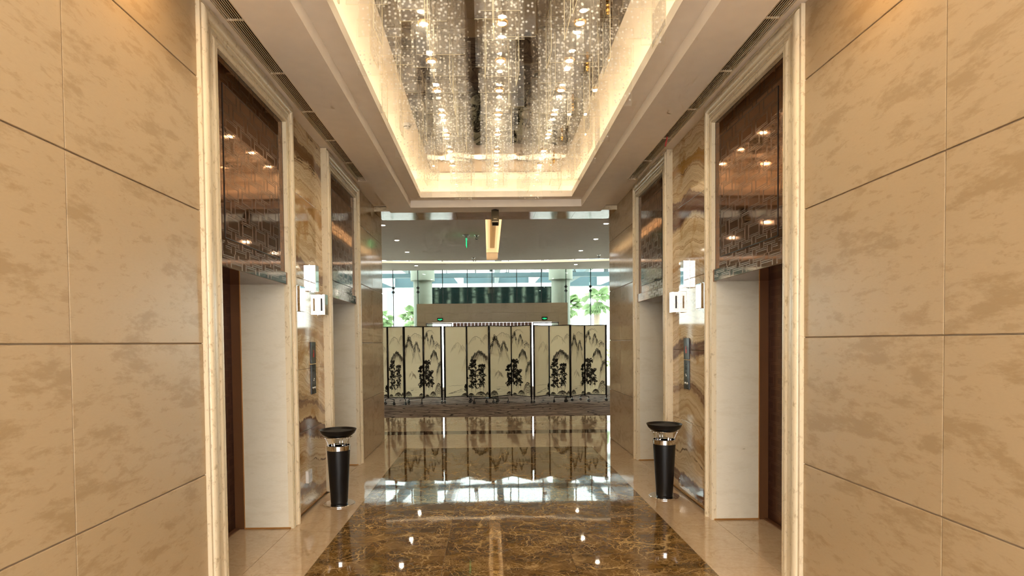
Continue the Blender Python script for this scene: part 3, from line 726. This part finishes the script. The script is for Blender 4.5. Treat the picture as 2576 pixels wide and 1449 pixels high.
# ------------------------------------------------------------------ far hall
def arc_pts(r_off=0., n=24, half=9.0):
    Rr = 21.0; yc = 18.98-Rr; P = []
    for i in range(n+1):
        x = -half+2*half*i/n; P.append((x, yc+math.sqrt((Rr+r_off)**2-x*x)))
    return P
def build_far_hall():
    c = tag(empty('ceiling', (0, 0, 0)), 'taupe painted ceiling of the far hall with a lit slot', 'ceiling', kind='structure')
    c.name = 'ceiling_hall'
    sx0, sx1, sy0, sy1 = -.18, .18, 9.7, 18.6
    A = arc_pts()
    V, Fc = [], []
    # main ceiling polygon pieces left/right of the slot, near to arc
    def strip(xs, y0, z):
        n = len(V)
        for x in xs:
            Rr = 21.0; ya = 18.98-Rr+math.sqrt(Rr*Rr-x*x)
            V.append((x, y0, z)); V.append((x, ya, z))
        for i in range(len(xs)-1): Fc.append((n+2*i, n+2*i+1, n+2*i+3, n+2*i+2))
    L = [-9+i*(9+sx0)/10 for i in range(11)]; Rg = [sx1+i*(9-sx1)/10 for i in range(11)]
    strip(L, 9.5, ZM); strip(Rg, 9.5, ZM); strip([sx0, 0, sx1], sy1+.2, ZM)
    o = link('ceiling_plane', mesh('ceiling_plane', V, Fc), M['paint_far'], c); md = o.modifiers.new('th', 'SOLIDIFY'); md.thickness = .05; md.offset = 1 if False else -1
    boxes('roof_slab', (-9, 9, 9.5, 20.9, 4.75, 4.9), M['paint_far'], c)
    # lower band at the glass with lit edge
    V, Fc = [], []
    for x, y in arc_pts(.10):
        V += [(x, y, 4.20), (x, 20.85, 4.20), (x, y, 4.262), (x, 20.85, 4.75)]
    n = len(V)//4
    for i in range(n-1):
        a, b = 4*i, 4*i+4
        Fc += [(a, a+1, b+1, b), (a, b, b+2, a+2)]
    link('lower_band', mesh('lower_band', V, Fc), M['paint_far'], c)
    V, Fc = [], []
    for x, y in arc_pts(.09):
        V += [(x, y, 4.203), (x, y, 4.262)]
    for i in range(len(V)//2-1): Fc.append((2*i, 2*i+2, 2*i+3, 2*i+1))
    link('led_edge', mesh('led_edge', V, Fc), M['led_line'], c)
    # slot: recess with side light and woven diffuser
    rz = ZM+.22
    boxes('slot_recess', [(sx0-.12, sx0-.10, sy0, sy1+.2, ZM+.03, rz+.02), (sx1+.10, sx1+.12, sy0, sy1+.2, ZM+.03, rz+.02), (sx0-.12, sx1+.12, sy0, sy1+.2, rz, rz+.02),
                          (sx0-.12, sx1+.12, sy0-.02, sy0, ZM+.03, rz), (sx0, sx1, sy1+.18, sy1+.2, ZM, rz), (sx0, sx1, sy1-.6, sy1-.58, ZM+.12, rz)], M['paint'], c)
    boxes('slot_led', [(sx0-.09, sx0-.06, sy0+.1, sy1, ZM+.055, ZM+.065), (sx1+.06, sx1+.09, sy0+.1, sy1, ZM+.055, ZM+.065)], M['led_far'], c)
    boxes('diffuser_panel', (-.07, .07, 10.2, 17.6, rz-.03, rz-.005), M['diffuser'], c)
    # walls
    for s in (-1, 1):
        tag(boxes('wall_hall_'+SIDE[s], (s*9, s*9.15, 9.45, 20.9, 0, 4.9), M['paint_far']), 'plain taupe %s side wall of the far hall' % SIDE[s], 'wall', kind='structure')
        tag(boxes('wall_front_'+SIDE[s], (s*2.6, s*9.15, 9.3, YE+.03, 0, 4.9), M['wall']), 'stone front wall of the far hall %s of the lobby mouth' % SIDE[s], 'wall', kind='structure')
    tag(boxes('wall_header', (-2.6, 2.6, 9.54, 9.56, 3.64, 4.9), M['paint_far']), 'taupe upstand above the stone header at the lobby mouth', 'wall', kind='structure')
    for x, y in ((-2.5, 13.12), (-2.49, 15.05), (2.56, 13.14), (2.69, 15.11)):
        downlight(x, y, ZM, 'added small downlight brightening the far hall from its taupe ceiling', 'downlights of the far hall', .07, .012, 'lamp_cool', 'white_plastic')
    for x in (-7.5, -5.0, 5.0, 7.5):  # extra lamps off to the sides, added to brighten the hall
        for y in (11.2, 13.12, 15.05, 17.0):
            downlight(x, y, ZM, 'added small downlight brightening the far hall from its taupe ceiling', 'downlights of the far hall', .07, .012, 'lamp_cool', 'white_plastic')
    for x, y in ((-2.5, 11.2), (2.56, 11.2), (-2.5, 17.0), (2.6, 17.0)):  # further lamps put in to lift the hall's light
        downlight(x, y, ZM, 'added small downlight brightening the far hall from its taupe ceiling', 'downlights of the far hall', .07, .012, 'lamp_cool', 'white_plastic')
    for x, y in ((-2.55, 19.48), (2.83, 19.53)):
        downlight(x, y, 4.20, 'small recessed downlight in the lower ceiling band by the glass', 'downlights by the glass', .07, .012, 'lamp_cool', 'white_plastic')
    sprinkler(-.41, 14.47, ZM, 'small dark sprinkler head between the hanging exit sign and the lit ceiling slot')
    sprinkler(-.60, 18.3, ZM, 'small dark sprinkler head by the lit ceiling edge next to the slot')
    sprinkler(3.3, 17.9, ZM, 'small dark sprinkler head by the lit ceiling edge above the right palms')
    # hanging exit sign seen edge on
    e = tag(empty('hanging_exit_sign', (-.665, 14.41, ZM)), 'green lit exit sign hanging edge on from the hall ceiling', 'exit sign')
    link('ceiling_rose', lathe_mesh('ceiling_rose', [(0, -.03), (.07, -.03), (.09, -.01), (.09, 0)], 24), M['grey_plastic'], e)
    boxes('sign_body', (-.03, .03, -.12, .20, -.10, -.03), M['grey_plastic'], e, bevel=.005)
    boxes('lit_plate', (-.006, .006, -.14, .24, -.28, -.10), M['exit_green'], e)
build_far_hall()

def build_vestibule():
    v = tag(empty('vestibule', (0, 20.5, 0)), 'beige stone entrance vestibule behind the folding screens below the glass wall', 'vestibule')
    boxes('core', [(-2.66, 2.66, .04, .30, 2.32, 2.96), (-2.66, -2.36, .04, .30, 0, 2.32), (2.36, 2.66, .04, .30, 0, 2.32)], M['grout'], v)
    xs = [-2.68+i*5.36/9 for i in range(10)]
    for j, (z0, z1) in enumerate(((2.64, 2.98), (2.30, 2.64))):
        off = 0 if j == 0 else .29
        q = [-2.68]+[x+off for x in xs if -2.6 < x+off < 2.6]+[2.68]
        for i in range(len(q)-1): boxes('stone_slab', (q[i]+.001, q[i+1]-.001, 0, .04, z0+.001, z1-.001), M['far_wall'], v)
    for s in (-1, 1):
        for z0, z1 in ((0, .75), (.75, 1.5), (1.5, 2.3)): boxes('stone_slab', (s*2.36, s*2.68, 0, .04, z0+.001, z1-.001), M['far_wall'], v)
    # bronze boarded centre
    n = 22
    for i in range(n): boxes('board', (-1.40+i*2.8/n+.002, -1.40+(i+1)*2.8/n-.002, .02+.012*(i % 2), .06, 0, 2.298), M['wood'], v)
    for s in (-1, 1):
        d = boxes('entrance_door', [(s*1.44, s*1.47, .06, .10, 0, 2.295), (s*2.33, s*2.36, .06, .10, 0, 2.295), (s*1.44, s*2.36, .06, .10, 2.255, 2.295), (s*1.60, s*1.615, .07, .09, 0, 2.255), (s*1.44, s*2.36, .06, .1, 2.20, 2.212)], M['grey_plastic'], v)
        boxes('pane', (s*1.47, s*2.33, .075, .085, .01, 2.255), M['glass'], d)
    for s, lb in ((-1, 'left'), (1, 'right')):
        e = tag(empty('exit_sign', (s*1.855, 20.499, 2.372)), 'small green exit sign above the %s vestibule door' % lb, 'exit sign')
        boxes('sign_case', (-.10, .10, -.025, 0, 0, .105), M['black_gloss'], e, bevel=.003)
        bs = [(-.045, .045, .045, .060), (-.012, .012, .062, .078), (-.02, .02, .028, .045), (-.03, -.012, .018, .03), (.012, .03, .018, .03)]
        for q in range(5): bs += [(.085-.008*q-.008, .085-.008*q, .052-.006*q, .054+.006*q), (-.085+.008*q, -.085+.008*q+.008, .052-.006*q, .054+.006*q)]
        boxes('arrow_pictogram', [(a, b, -.0275, -.0245, c, d) for a, b, c, d in bs], M['exit_green'], e)
build_vestibule()

def build_glass():
    w = tag(empty('window_1', (0, YG, 0)), 'full height glass curtain wall at the end of the hall', 'window', kind='structure')
    pw = .884
    for i in range(-10, 10):
        x0, x1 = i*pw, (i+1)*pw
        z0 = 3.0 if -3.1 < i < 2.1+.01 and -2.7 < x0 < 2.3 or (x0 > -2.7 and x1 < 2.7) else .02
        boxes('pane', (x0+.012, x1-.012, -.008, .008, z0, 4.26), M['glass'], w)
    for i in range(-10, 11):
        x = i*pw; z0 = 3.0 if abs(x) < 2.6 else .0
        boxes('joint', (x-.012, x+.012, -.012, .012, z0, 4.26), M['mullion'], w)
        boxes('glass_fin', (x-.006, x+.006, .02, .28, z0, 4.26), M['glass'], w)
        if abs(x) > 2.6:
            for zz in (3.40, 3.55): boxes('spider_clamp', [(x-.055, x+.055, .012, .06, zz, zz+.035), (x-.03, x+.03, .012, .09, zz-.03, zz+.065)], M['darksteel'], w)
build_glass()

# ------------------------------------------------------------------ outside
def build_outside():
    tag(boxes('ground', (-70, 70, 20.9, 160, -.3, -.02), M['paving']), 'pale paved forecourt outside the glass wall', 'ground', kind='structure')
    for s in (-1, 1):
        o = tag(empty('concrete_column', (s*2.66, 22.3, 0)), 'round pale concrete column outside the %s end of the vestibule' % ('left' if s < 0 else 'right'), 'column')
        link('shaft', lathe_mesh('shaft', [(.36, -.02), (.36, 3.98)], 40), M['concrete'], o)
        sharp(link('capital', lathe_mesh('capital', [(.36, 3.96), (.46, 3.98), (.46, 5.3)], 40), M['concrete'], o))
    cn = tag(empty('canopy', (0, 23.5, 0)), 'white canopy roof with blue grey steel beams outside the glass', 'canopy')
    for i in range(16): link('roof_panel', mesh('roof_panel', [(-16+2*i+.01, -1.8, 5.36), (-14+2*i-.01, -1.8, 5.36), (-14+2*i-.01, 10, 5.36), (-16+2*i+.01, 10, 5.36)], [(0, 1, 2, 3)]), M['roof_sheet'], cn)
    boxes('front_beam', (-16, 16, 0, .25, 4.25, 4.42), M['steelblue'], cn)
    boxes('hanger', [(x-.02, x+.02, .05, .15, 4.42, 5.35) for x in [-7.4+i*1.35 for i in range(12)]], M['darksteel'], cn)
    boxes('far_beam', (-16, 16, 8.6, 8.9, 4.68, 5.35), M['steelblue'], cn)
    for i in range(-6, 7):
        x = i*1.9+.3
        V = [(x+.35*i-.14, 0.3, 5.0), (x+.35*i+.14, .3, 5.0), (x-.10, 8.6, 4.72), (x+.10, 8.6, 4.72), (x+.35*i-.14, .3, 5.35), (x+.35*i+.14, .3, 5.35), (x-.10, 8.6, 5.35), (x+.10, 8.6, 5.35)]
        link('rib_beam', mesh('rib_beam', V, [(0, 1, 3, 2), (4, 6, 7, 5), (0, 2, 6, 4), (1, 5, 7, 3), (0, 4, 5, 1), (2, 3, 7, 6)]), M['canopy'] if i % 2 else M['steelblue'], cn)
    for i in range(-7, 8):
        o = boxes('spot_fitting', [(-.08, .08, -.05, .05, -.16, 0), (-.02, .02, -.02, .02, 0, .3)], M['darksteel'], cn, loc=(i*1.25+.5*math.sin(i*5), 3.5+2.2*math.sin(i*2.3), 5.05))
    b = tag(empty('reflection_panel', (.06, 26.0, 2.0)), 'dark dotted panel painted as a reflection in the glass above the vestibule', 'reflection stand-in')  # made-up panel, posts and frame standing in for a reflection in the glass
    boxes('painted_reflection', (-2.72, 2.72, -.02, .02, .62, 2.08), M['dotted'], b)
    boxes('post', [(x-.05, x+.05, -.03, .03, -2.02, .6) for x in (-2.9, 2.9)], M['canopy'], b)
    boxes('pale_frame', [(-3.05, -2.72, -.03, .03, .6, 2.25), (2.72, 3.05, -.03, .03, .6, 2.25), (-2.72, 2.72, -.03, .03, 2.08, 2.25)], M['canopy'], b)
    # palms
    def palm(x, y, h, r, seed, label):
        rnd = random.Random(seed)
        root = tag(empty('palm_tree', (x, y, -.02)), label, 'palm tree')
        prof = []
        for i in range(24):
            z = h*i/23; prof.append((.17+.04*(1-i/23)+(.03 if i % 2 else 0), z))
        link('trunk', lathe_mesh('trunk', prof, 12), M['bark'], root)
        V, Fc = [(0, 0, 0)], []
        nb = 13                                    # one fan leaf: stalk and pleated blades
        tube_data([(0, 0, 0), (r*.28, 0, .05), (r*.5, 0, 0)], .018, 5, V, Fc)
        for k in range(nb):
            a = R(-75+150*k/(nb-1)); L = r*.55*(1-.25*abs(k-6)/6)
            d = Vector((math.cos(a), math.sin(a), 0)); p = Vector((-d.y, d.x, 0)); b0 = Vector((r*.5, 0, 0)); n = len(V)
            V += [tuple(b0), tuple(b0+d*L*.55+p*.07*r+Vector((0, 0, -.04*r))), tuple(b0+d*L+Vector((0, 0, -.22*r))), tuple(b0+d*L*.55-p*.07*r+Vector((0, 0, .02*r)))]
            Fc += [(n, n+1, n+2), (n, n+2, n+3)]
        me = mesh('leaf', V, Fc); me.materials.append(M['leaf'])
        for k in range(26):
            link('leaf', me, None, root, loc=(0, 0, h-.05+rnd.uniform(-.1, .2)), rot=(rnd.uniform(-.5, .5), R(rnd.uniform(-65, 45)), k*2.4+rnd.uniform(-.3, .3)), scale=[rnd.uniform(.8, 1.1)]*3)
    palm(7.0, 38, 4.2, 1.15, 5, 'fan palm with thick trunk outside the right glass panes')
    palm(5.5, 41, 4.0, 1.35, 6, 'bushy fan palm outside, next to the right concrete column')
    palm(-7.3, 38, 3.2, 1.1, 7, 'small palm outside the left glass panes')
    palm(-5.5, 41, 3.4, 1.1, 9, 'slim palm outside beside the left concrete column')
    def shrub(x, y, rx, h, seed, label):
        rnd = random.Random(seed); V, Fc, mi = [], [], []
        for k in range(420):
            th, ph = rnd.uniform(0, 6.283), math.acos(rnd.uniform(-.1, 1)); q = rnd.uniform(.6, 1)
            c = Vector((rx*q*math.sin(ph)*math.cos(th), rx*.6*q*math.sin(ph)*math.sin(th), h*q*math.cos(ph)))
            c.z = max(c.z, .05)
            d = Vector((rnd.uniform(-1, 1), rnd.uniform(-1, 1), rnd.uniform(-.6, 1))).normalized(); p = d.orthogonal().normalized(); L = rnd.uniform(.14, .26); n = len(V)
            V += [tuple(c), tuple(c+d*L*.5+p*L*.28), tuple(c+d*L), tuple(c+d*L*.5-p*L*.28)]; Fc.append((n, n+1, n+2, n+3)); mi.append(1 if rnd.random() < .12 else 0)
        root = tag(empty('shrub', (x, y, -.02)), label, 'shrub')
        me = mesh('foliage', V, Fc); me.materials.append(M['leaf2']); me.materials.append(M['leaf3'])
        for p, i in zip(me.polygons, mi): p.material_index = i
        tag(link('foliage', me, None, root), kind='stuff')
        V, Fc = [], []
        for k in range(5): tube_data([(0, 0, 0), (rx*.4*math.cos(k*1.26), rx*.3*math.sin(k*1.26), h*.7)], .03, 5, V, Fc)
        link('stems', mesh('stems', V, Fc, True), M['bark'], root)
    shrub(5.3, 36, 1.5, 2.7, 11, 'round flowering shrub outside the right glass panes below the palms')
    shrub(8.0, 36.5, 1.0, 2.1, 12, 'low flowering shrub outside at the foot of the thick trunked palm')
    shrub(-6.8, 36, 1.2, 2.0, 13, 'low shrub outside the left glass panes')
    # buildings far away
    def tower(x0, x1, y, d, h, m, label, cols, rows, wfrac=.5):
        root = tag(empty('building', ((x0+x1)/2, y, -.02)), label, 'building'); w = x1-x0
        boxes('wall', (-w/2, w/2, 0, d, 0, h), M[m], root)
        for i in range(cols):
            for j in range(rows):
                cx = -w/2+w*(i+.5)/cols; z0 = h*(j+.25)/rows
                f = boxes('window', (cx-w/cols*wfrac/2, cx+w/cols*wfrac/2, -.06, .0, z0, z0+h/rows*.55), M['bldg_win'], root)
    tower(-12.9, -10.6, 68, 4, 13, 'bldg', 'white tower with one column of blue windows outside on the left', 1, 3, .30)
    tower(-16.0, -13.2, 72, 5, 12, 'bldg2', 'pinkish building outside beyond the small left palm', 2, 4, .25)
    tower(13.4, 14.2, 72, 2, 12, 'bldg2', 'slim brown grey tower outside behind the thick trunked palm', 1, 5, .4)
    tower(9.0, 22, 88, 6, 2.6, 'bldg', 'low white building outside behind the right palms', 7, 1, .4)
build_outside()

# ------------------------------------------------------------------ folding screens with ink landscape
PW, PH = .70, 1.84
def ink_art():
    """ink strokes for four panels, in metres on a PW x PH sheet; returns per panel dict of polygons by tone"""
    rnd = random.Random(3)
    pan = [dict(ink=[], wash=[], mist=[]) for _ in range(4)]
    def clip(p): return (min(PW-.004, max(.004, p[0])), min(PH-.004, max(.004, p[1])))
    def inside(p): return .002 < p[0] < PW-.002 and .002 < p[1] < PH-.002
    def stroke(k, tone, pts, w):
        pts = [Vector((p[0], p[1])) for p in pts]; n = len(pts); L, Rr = [], []
        for i, p in enumerate(pts):
            t = pts[min(i+1, n-1)]-pts[max(i-1, 0)]
            if t.length < 1e-6: t = Vector((1, 0))
            t.normalize(); nn = Vector((-t.y, t.x)); ww = w*(1-abs(2*i/(n-1)-1)**2*.85)/2
            L.append(p+nn*ww); Rr.append(p-nn*ww)
        for i in range(n-1):
            if inside(pts[i]) and inside(pts[i+1]):
                pan[k][tone].append([clip(L[i]), clip(L[i+1]), clip(Rr[i+1]), clip(Rr[i])])
    def blob(k, tone, x, y, r, lobes=7):
        if not inside((x, y)): return
        ph = rnd.uniform(0, 6); P = []
        for i in range(lobes*2):
            q = r*(1 if i % 2 else .45)*rnd.uniform(.8, 1.2); a = ph+math.pi*i/lobes; P.append(clip((x+q*math.cos(a), y+q*math.sin(a)*.85)))
        pan[k][tone].append(P)
    def peak(k, cx, top, w, h, dens=9, tone='ink', fib='wash'):
        # a crag: clustered humps along a jagged ridge, each with falling texture strokes
        nh = max(5, int(w/.035))
        for i in range(nh):
            u = -1+2*(i+.5)/nh; hx = cx+u*w/2*.92+rnd.uniform(-.01, .01); hy = top-h*.62*abs(u)**1.4+rnd.uniform(-.03, .02)*h/.3
            for lay in range(3):
                hw = rnd.uniform(.020, .042)*(1-.2*lay)*h/.3; yy = hy-.028*lay*h/.3
                P = [(hx+(-1+2*q/8)*hw, yy-hw*1.25*abs(-1+2*q/8)**1.8+rnd.uniform(-.003, .003)) for q in range(9)]
                stroke(k, tone, P, rnd.uniform(.010, .018))
            for q in range(dens//2+3):
                x0 = hx+rnd.uniform(-.03, .03); y0 = hy-rnd.uniform(.01, .07); L = h*rnd.uniform(.12, .42); sl = u*.35+rnd.uniform(-.12, .12)
                stroke(k, tone if q % 3 else fib, [(x0+sl*L*r/5+rnd.uniform(-.002, .002), y0-L*r/5) for r in range(6)], rnd.uniform(.005, .011))
            for q in range(4):
                x0 = hx+rnd.uniform(-.03, .03); y0 = hy-h*rnd.uniform(.2, .4); L = h*rnd.uniform(.4, .9); sl = u*.4
                stroke(k, 'wash' if q == 0 else 'mist', [(x0+sl*L*r/5, y0-L*r/5) for r in range(6)], .005)
    def faint(k, cx, top, w, h, tone='mist'):
        P = [(cx+(-1+2*i/18)*w/2, top-h*.5*abs(-1+2*i/18)**1.5+rnd.uniform(-.02, .02)) for i in range(19)]; stroke(k, tone, P, .010)
        for i in range(22):
            u = rnd.uniform(-1, 1); y0 = top-h*.5*abs(u)**1.5; stroke(k, 'mist', [(cx+u*w/2*(1+.1*q), y0-h*rnd.uniform(.08, .13)*q) for q in range(5)], .006)
    def tree(k, cx, base, h, w, n=58):
        n = int(n*1.45)
        for j in range(2):
            x = cx+(-.04 if j else .05)*w/.3; stroke(k, 'ink', [(x+rnd.uniform(-.01, .01), base+h*.75*i/7) for i in range(8)], .018)
        for i in range(n):
            v = rnd.random()**.85; half = w/2*(1-.5*v)*(1 if v > .12 else .7)*(.75+.35*math.sin(v*17+cx*40)); x = cx+rnd.uniform(-1, 1)*half; y = base+h*(.14+.86*v)
            for q in range(5): blob(k, 'ink' if rnd.random() < .86 else 'wash', x+rnd.uniform(-.034, .034), y+rnd.uniform(-.024, .024), rnd.uniform(.018, .034), 6)
    def rocks(k, cx, base, w, h, n=6):
        for i in range(n):
            f = 1-i/n*.85; P = [(cx+(-1+2*q/12)*w/2*f, base+h*f*(1-abs(-1+2*q/12)**2.2)+rnd.uniform(-.008, .008)) for q in range(13)]
            stroke(k, 'ink', P, .015)
            if i < 2: stroke(k, 'wash', [(a, b-.014) for a, b in P], .014)
    H = PH
    # sheet 1: faint hills, shore
    faint(0, .40, H*.77, .36, .30); faint(0, .58, H*.73, .24, .3); faint(0, .74, H*.60, .30, .55, 'mist')
    stroke(0, 'wash', [(.04+.05*i, H*.155+.006*math.sin(i*2)) for i in range(13)], .006)
    for i in range(26): x = rnd.uniform(.10, .66); y = H*.045+(.1*H*(x-.1)/.6)*rnd.uniform(.1, 1); stroke(0, 'wash' if i % 3 else 'ink', [(x-.06, y-.012), (x, y), (x+.06, y+.004)], .006)
    tree(0, .70, H*.06, .20, .12, 12); rocks(0, .66, .0, .3, .07, 4)
    # sheet 2
    faint(1, .30, H*.86, .42, .26, 'wash'); faint(1, .62, H*.88, .24, .30, 'wash')
    peak(1, .40, H*.655, .56, .26, 13); tree(1, .20, H*.05, .86, .46, 60); tree(1, .47, H*.07, .74, .36, 40)
    rocks(1, .45, .0, .42, .13); rocks(1, .12, .0, .25, .07, 4); rocks(1, .68, .01, .22, .12, 4)
    # sheet 3
    faint(2, .42, H*.905, .60, .25, 'wash'); peak(2, .17, H*.875, .28, .42, 10); peak(2, .46, H*.80, .24, .36, 8)
    faint(2, .26, H*.36, .22, .2, 'mist'); faint(2, .34, H*.33, .16, .16, 'wash')
    for i in range(4): stroke(2, 'wash', [(.0+.1*q, H*(.065+.022*i)+rnd.uniform(-.003, .003)) for q in range(1, 7)], .004)
    stroke(2, 'ink', [(.20, H*.105), (.24, H*.098), (.29, H*.098), (.33, H*.112)], .014); stroke(2, 'ink', [(.23, H*.10), (.22, H*.135)], .006); stroke(2, 'ink', [(.30, H*.10), (.32, H*.13)], .006)
    tree(2, .64, H*.09, .66, .34, 46); rocks(2, .12, .0, .32, .15, 6); rocks(2, .62, .0, .2, .09, 4)
    # sheet 4
    faint(3, .24, H*.955, .30, .12, 'wash'); peak(3, .11, H*.935, .17, .30, 8); peak(3, .34, H*.885, .18, .26, 7)
    faint(3, .52, H*.78, .34, .2, 'wash'); peak(3, .56, H*.765, .16, .10, 3)
    peak(3, .42, H*.68, .30, .30, 12); tree(3, .12, H*.08, .80, .42, 62); tree(3, .28, H*.10, .50, .30, 26)
    peak(3, .66, H*.50, .30, .34, 9); rocks(3, .60, .02, .40, .34, 7); rocks(3, .36, .0, .3, .14, 5); rocks(3, .12, 0, .2, .05, 3)
    return pan
ART = ink_art()
def art_mesh(polys, lift):
    V, Fc = [], []
    for P in polys:
        n = len(V); V += [(x, lift, y) for x, y in P]; Fc.append(tuple(range(n, n+len(P))))
    return mesh('ink', V, Fc)
ART_ME = []
for k in range(4):
    d = {}
    for tone, lift in (('mist', -.0004), ('wash', -.0008), ('ink', -.0012)):
        me = art_mesh(ART[k][tone], lift); me.materials.append(M[tone]); d[tone] = me
    ART_ME.append(d)
CAST = dict(wheel=None)
def caster(parent, x, y):
    if CAST['wheel'] is None:
        V, Fc = [], []
        for dx in (-.014, .014):
            tube_data([(dx-.008, 0, .032), (dx+.008, 0, .032)], .032, 18, V, Fc)
        CAST['wheel'] = mesh('wheel', V, Fc)
        V, Fc = box_data([(-.004, .004, -.012, .03, .03, .07), (-.02, .02, -.012, .025, .066, .074)]); tube_data([(0, 0, .07), (0, 0, .10)], .008, 10, V, Fc)
        CAST['fork'] = mesh('fork', V, Fc)
        V, Fc = [], []; tube_data([(-.024, 0, .032), (.024, 0, .032)], .011, 12, V, Fc); CAST['hub'] = mesh('hub', V, Fc)
    a = (x*37+y*11) % 1*2
    c = link('caster', CAST['wheel'], M['rubber'], parent, loc=(x, y, .0045), rot=(0, 0, a))
    link('fork', CAST['fork'], M['black_gloss'], c); link('hub', CAST['hub'], M['chrome'], c)
def folding_screen(posts, label, arts=(0, 1, 2, 3), feet=()):
    ox, oy = posts[0]
    root = tag(empty('folding_screen', (ox, oy, 0)), label, 'folding screen', 'ink landscape folding screens')
    z0 = .165; n = len(posts)-1
    for i in range(n):
        a, b = Vector(posts[i])-Vector((ox, oy)), Vector(posts[i+1])-Vector((ox, oy))
        d = b-a; L = d.length; ang = math.atan2(d.y, d.x); g = .022
        w = L-2*g
        p = boxes('panel', (0, w, -.006, .006, 0, PH), M['silk'], root, loc=(a.x+d.x/L*g, a.y+d.y/L*g, z0+.012), rot=(0, 0, ang))
        for tone in ('mist', 'wash', 'ink'):
            tag(link('ink_landscape', ART_ME[arts[i]][tone], None, p, loc=(0, -.0062, 0), scale=(w/PW, 1, 1)), kind='stuff')
        boxes('panel_frame', [(-.012, w+.012, -.011, .011, -.012, .006), (-.012, w+.012, -.011, .011, PH-.004, PH+.014), (-.012, .006, -.011, .011, 0, PH), (w-.006, w+.012, -.011, .011, 0, PH)], M['black_gloss'], p)
    for i, q in enumerate(posts):
        x, y = q[0]-ox, q[1]-oy
        end = i in (0, n)
        link('post', lathe_mesh('post', [(0, .10 if end else z0-.03), (.016, .10 if end else z0-.03), (.016, z0+PH+.02), (.010, z0+PH+.028), (0, z0+PH+.028)], 16), M['black_gloss'], root, loc=(x, y, 0))
        if end: caster(root, x, y)
    for i, (fa, fb) in feet:
        # cross foot under a joint: bar with a caster at each end
        x, y = posts[i][0]-ox, posts[i][1]-oy
        tube('foot_bar', [(x+fa[0], y+fa[1], .105), (x+fa[0], y+fa[1], .145), (x, y, .150), (x+fb[0], y+fb[1], .145), (x+fb[0], y+fb[1], .105)], .011, M['black_gloss'], root)
        caster(root, x+fa[0], y+fa[1]); caster(root, x+fb[0], y+fb[1])
folding_screen([(-3.35, 15.0), (-2.80, 15.22), (-2.34, 15.0), (-1.86, 15.22), (-1.365, 15.03)],
               'ink landscape folding screen on casters, partly hidden behind the left stone wall end',
               feet=[(1, ((-.02, -.30), (.22, -.42))), (2, ((.05, -.18), (.06, .34))), (3, ((-.36, -.30), (-.02, -.34)))])
folding_screen([(-1.295, 15.03), (-.723, 15.37), (-.125, 14.9), (.472, 15.58), (.960, 14.9)],
               'ink landscape folding screen on casters between two others, facing the middle of the lobby',
               feet=[(1, ((.08, -.22), (.10, .20))), (2, ((-.40, -.05), (-.08, .15))), (2, ((.10, .10), (.48, .02))), (2, ((.18, -.05), (.22, .45)))])
folding_screen([(1.03, 14.9), (1.475, 15.4), (1.98, 14.93), (2.431, 15.45), (2.978, 15.25)],
               'ink landscape folding screen on casters, ending at the right stone wall end',
               feet=[(2, ((-.42, .10), (-.12, .12))), (2, ((-.08, .22), (.10, .40))), (3, ((-.10, .05), (.05, -.35)))])
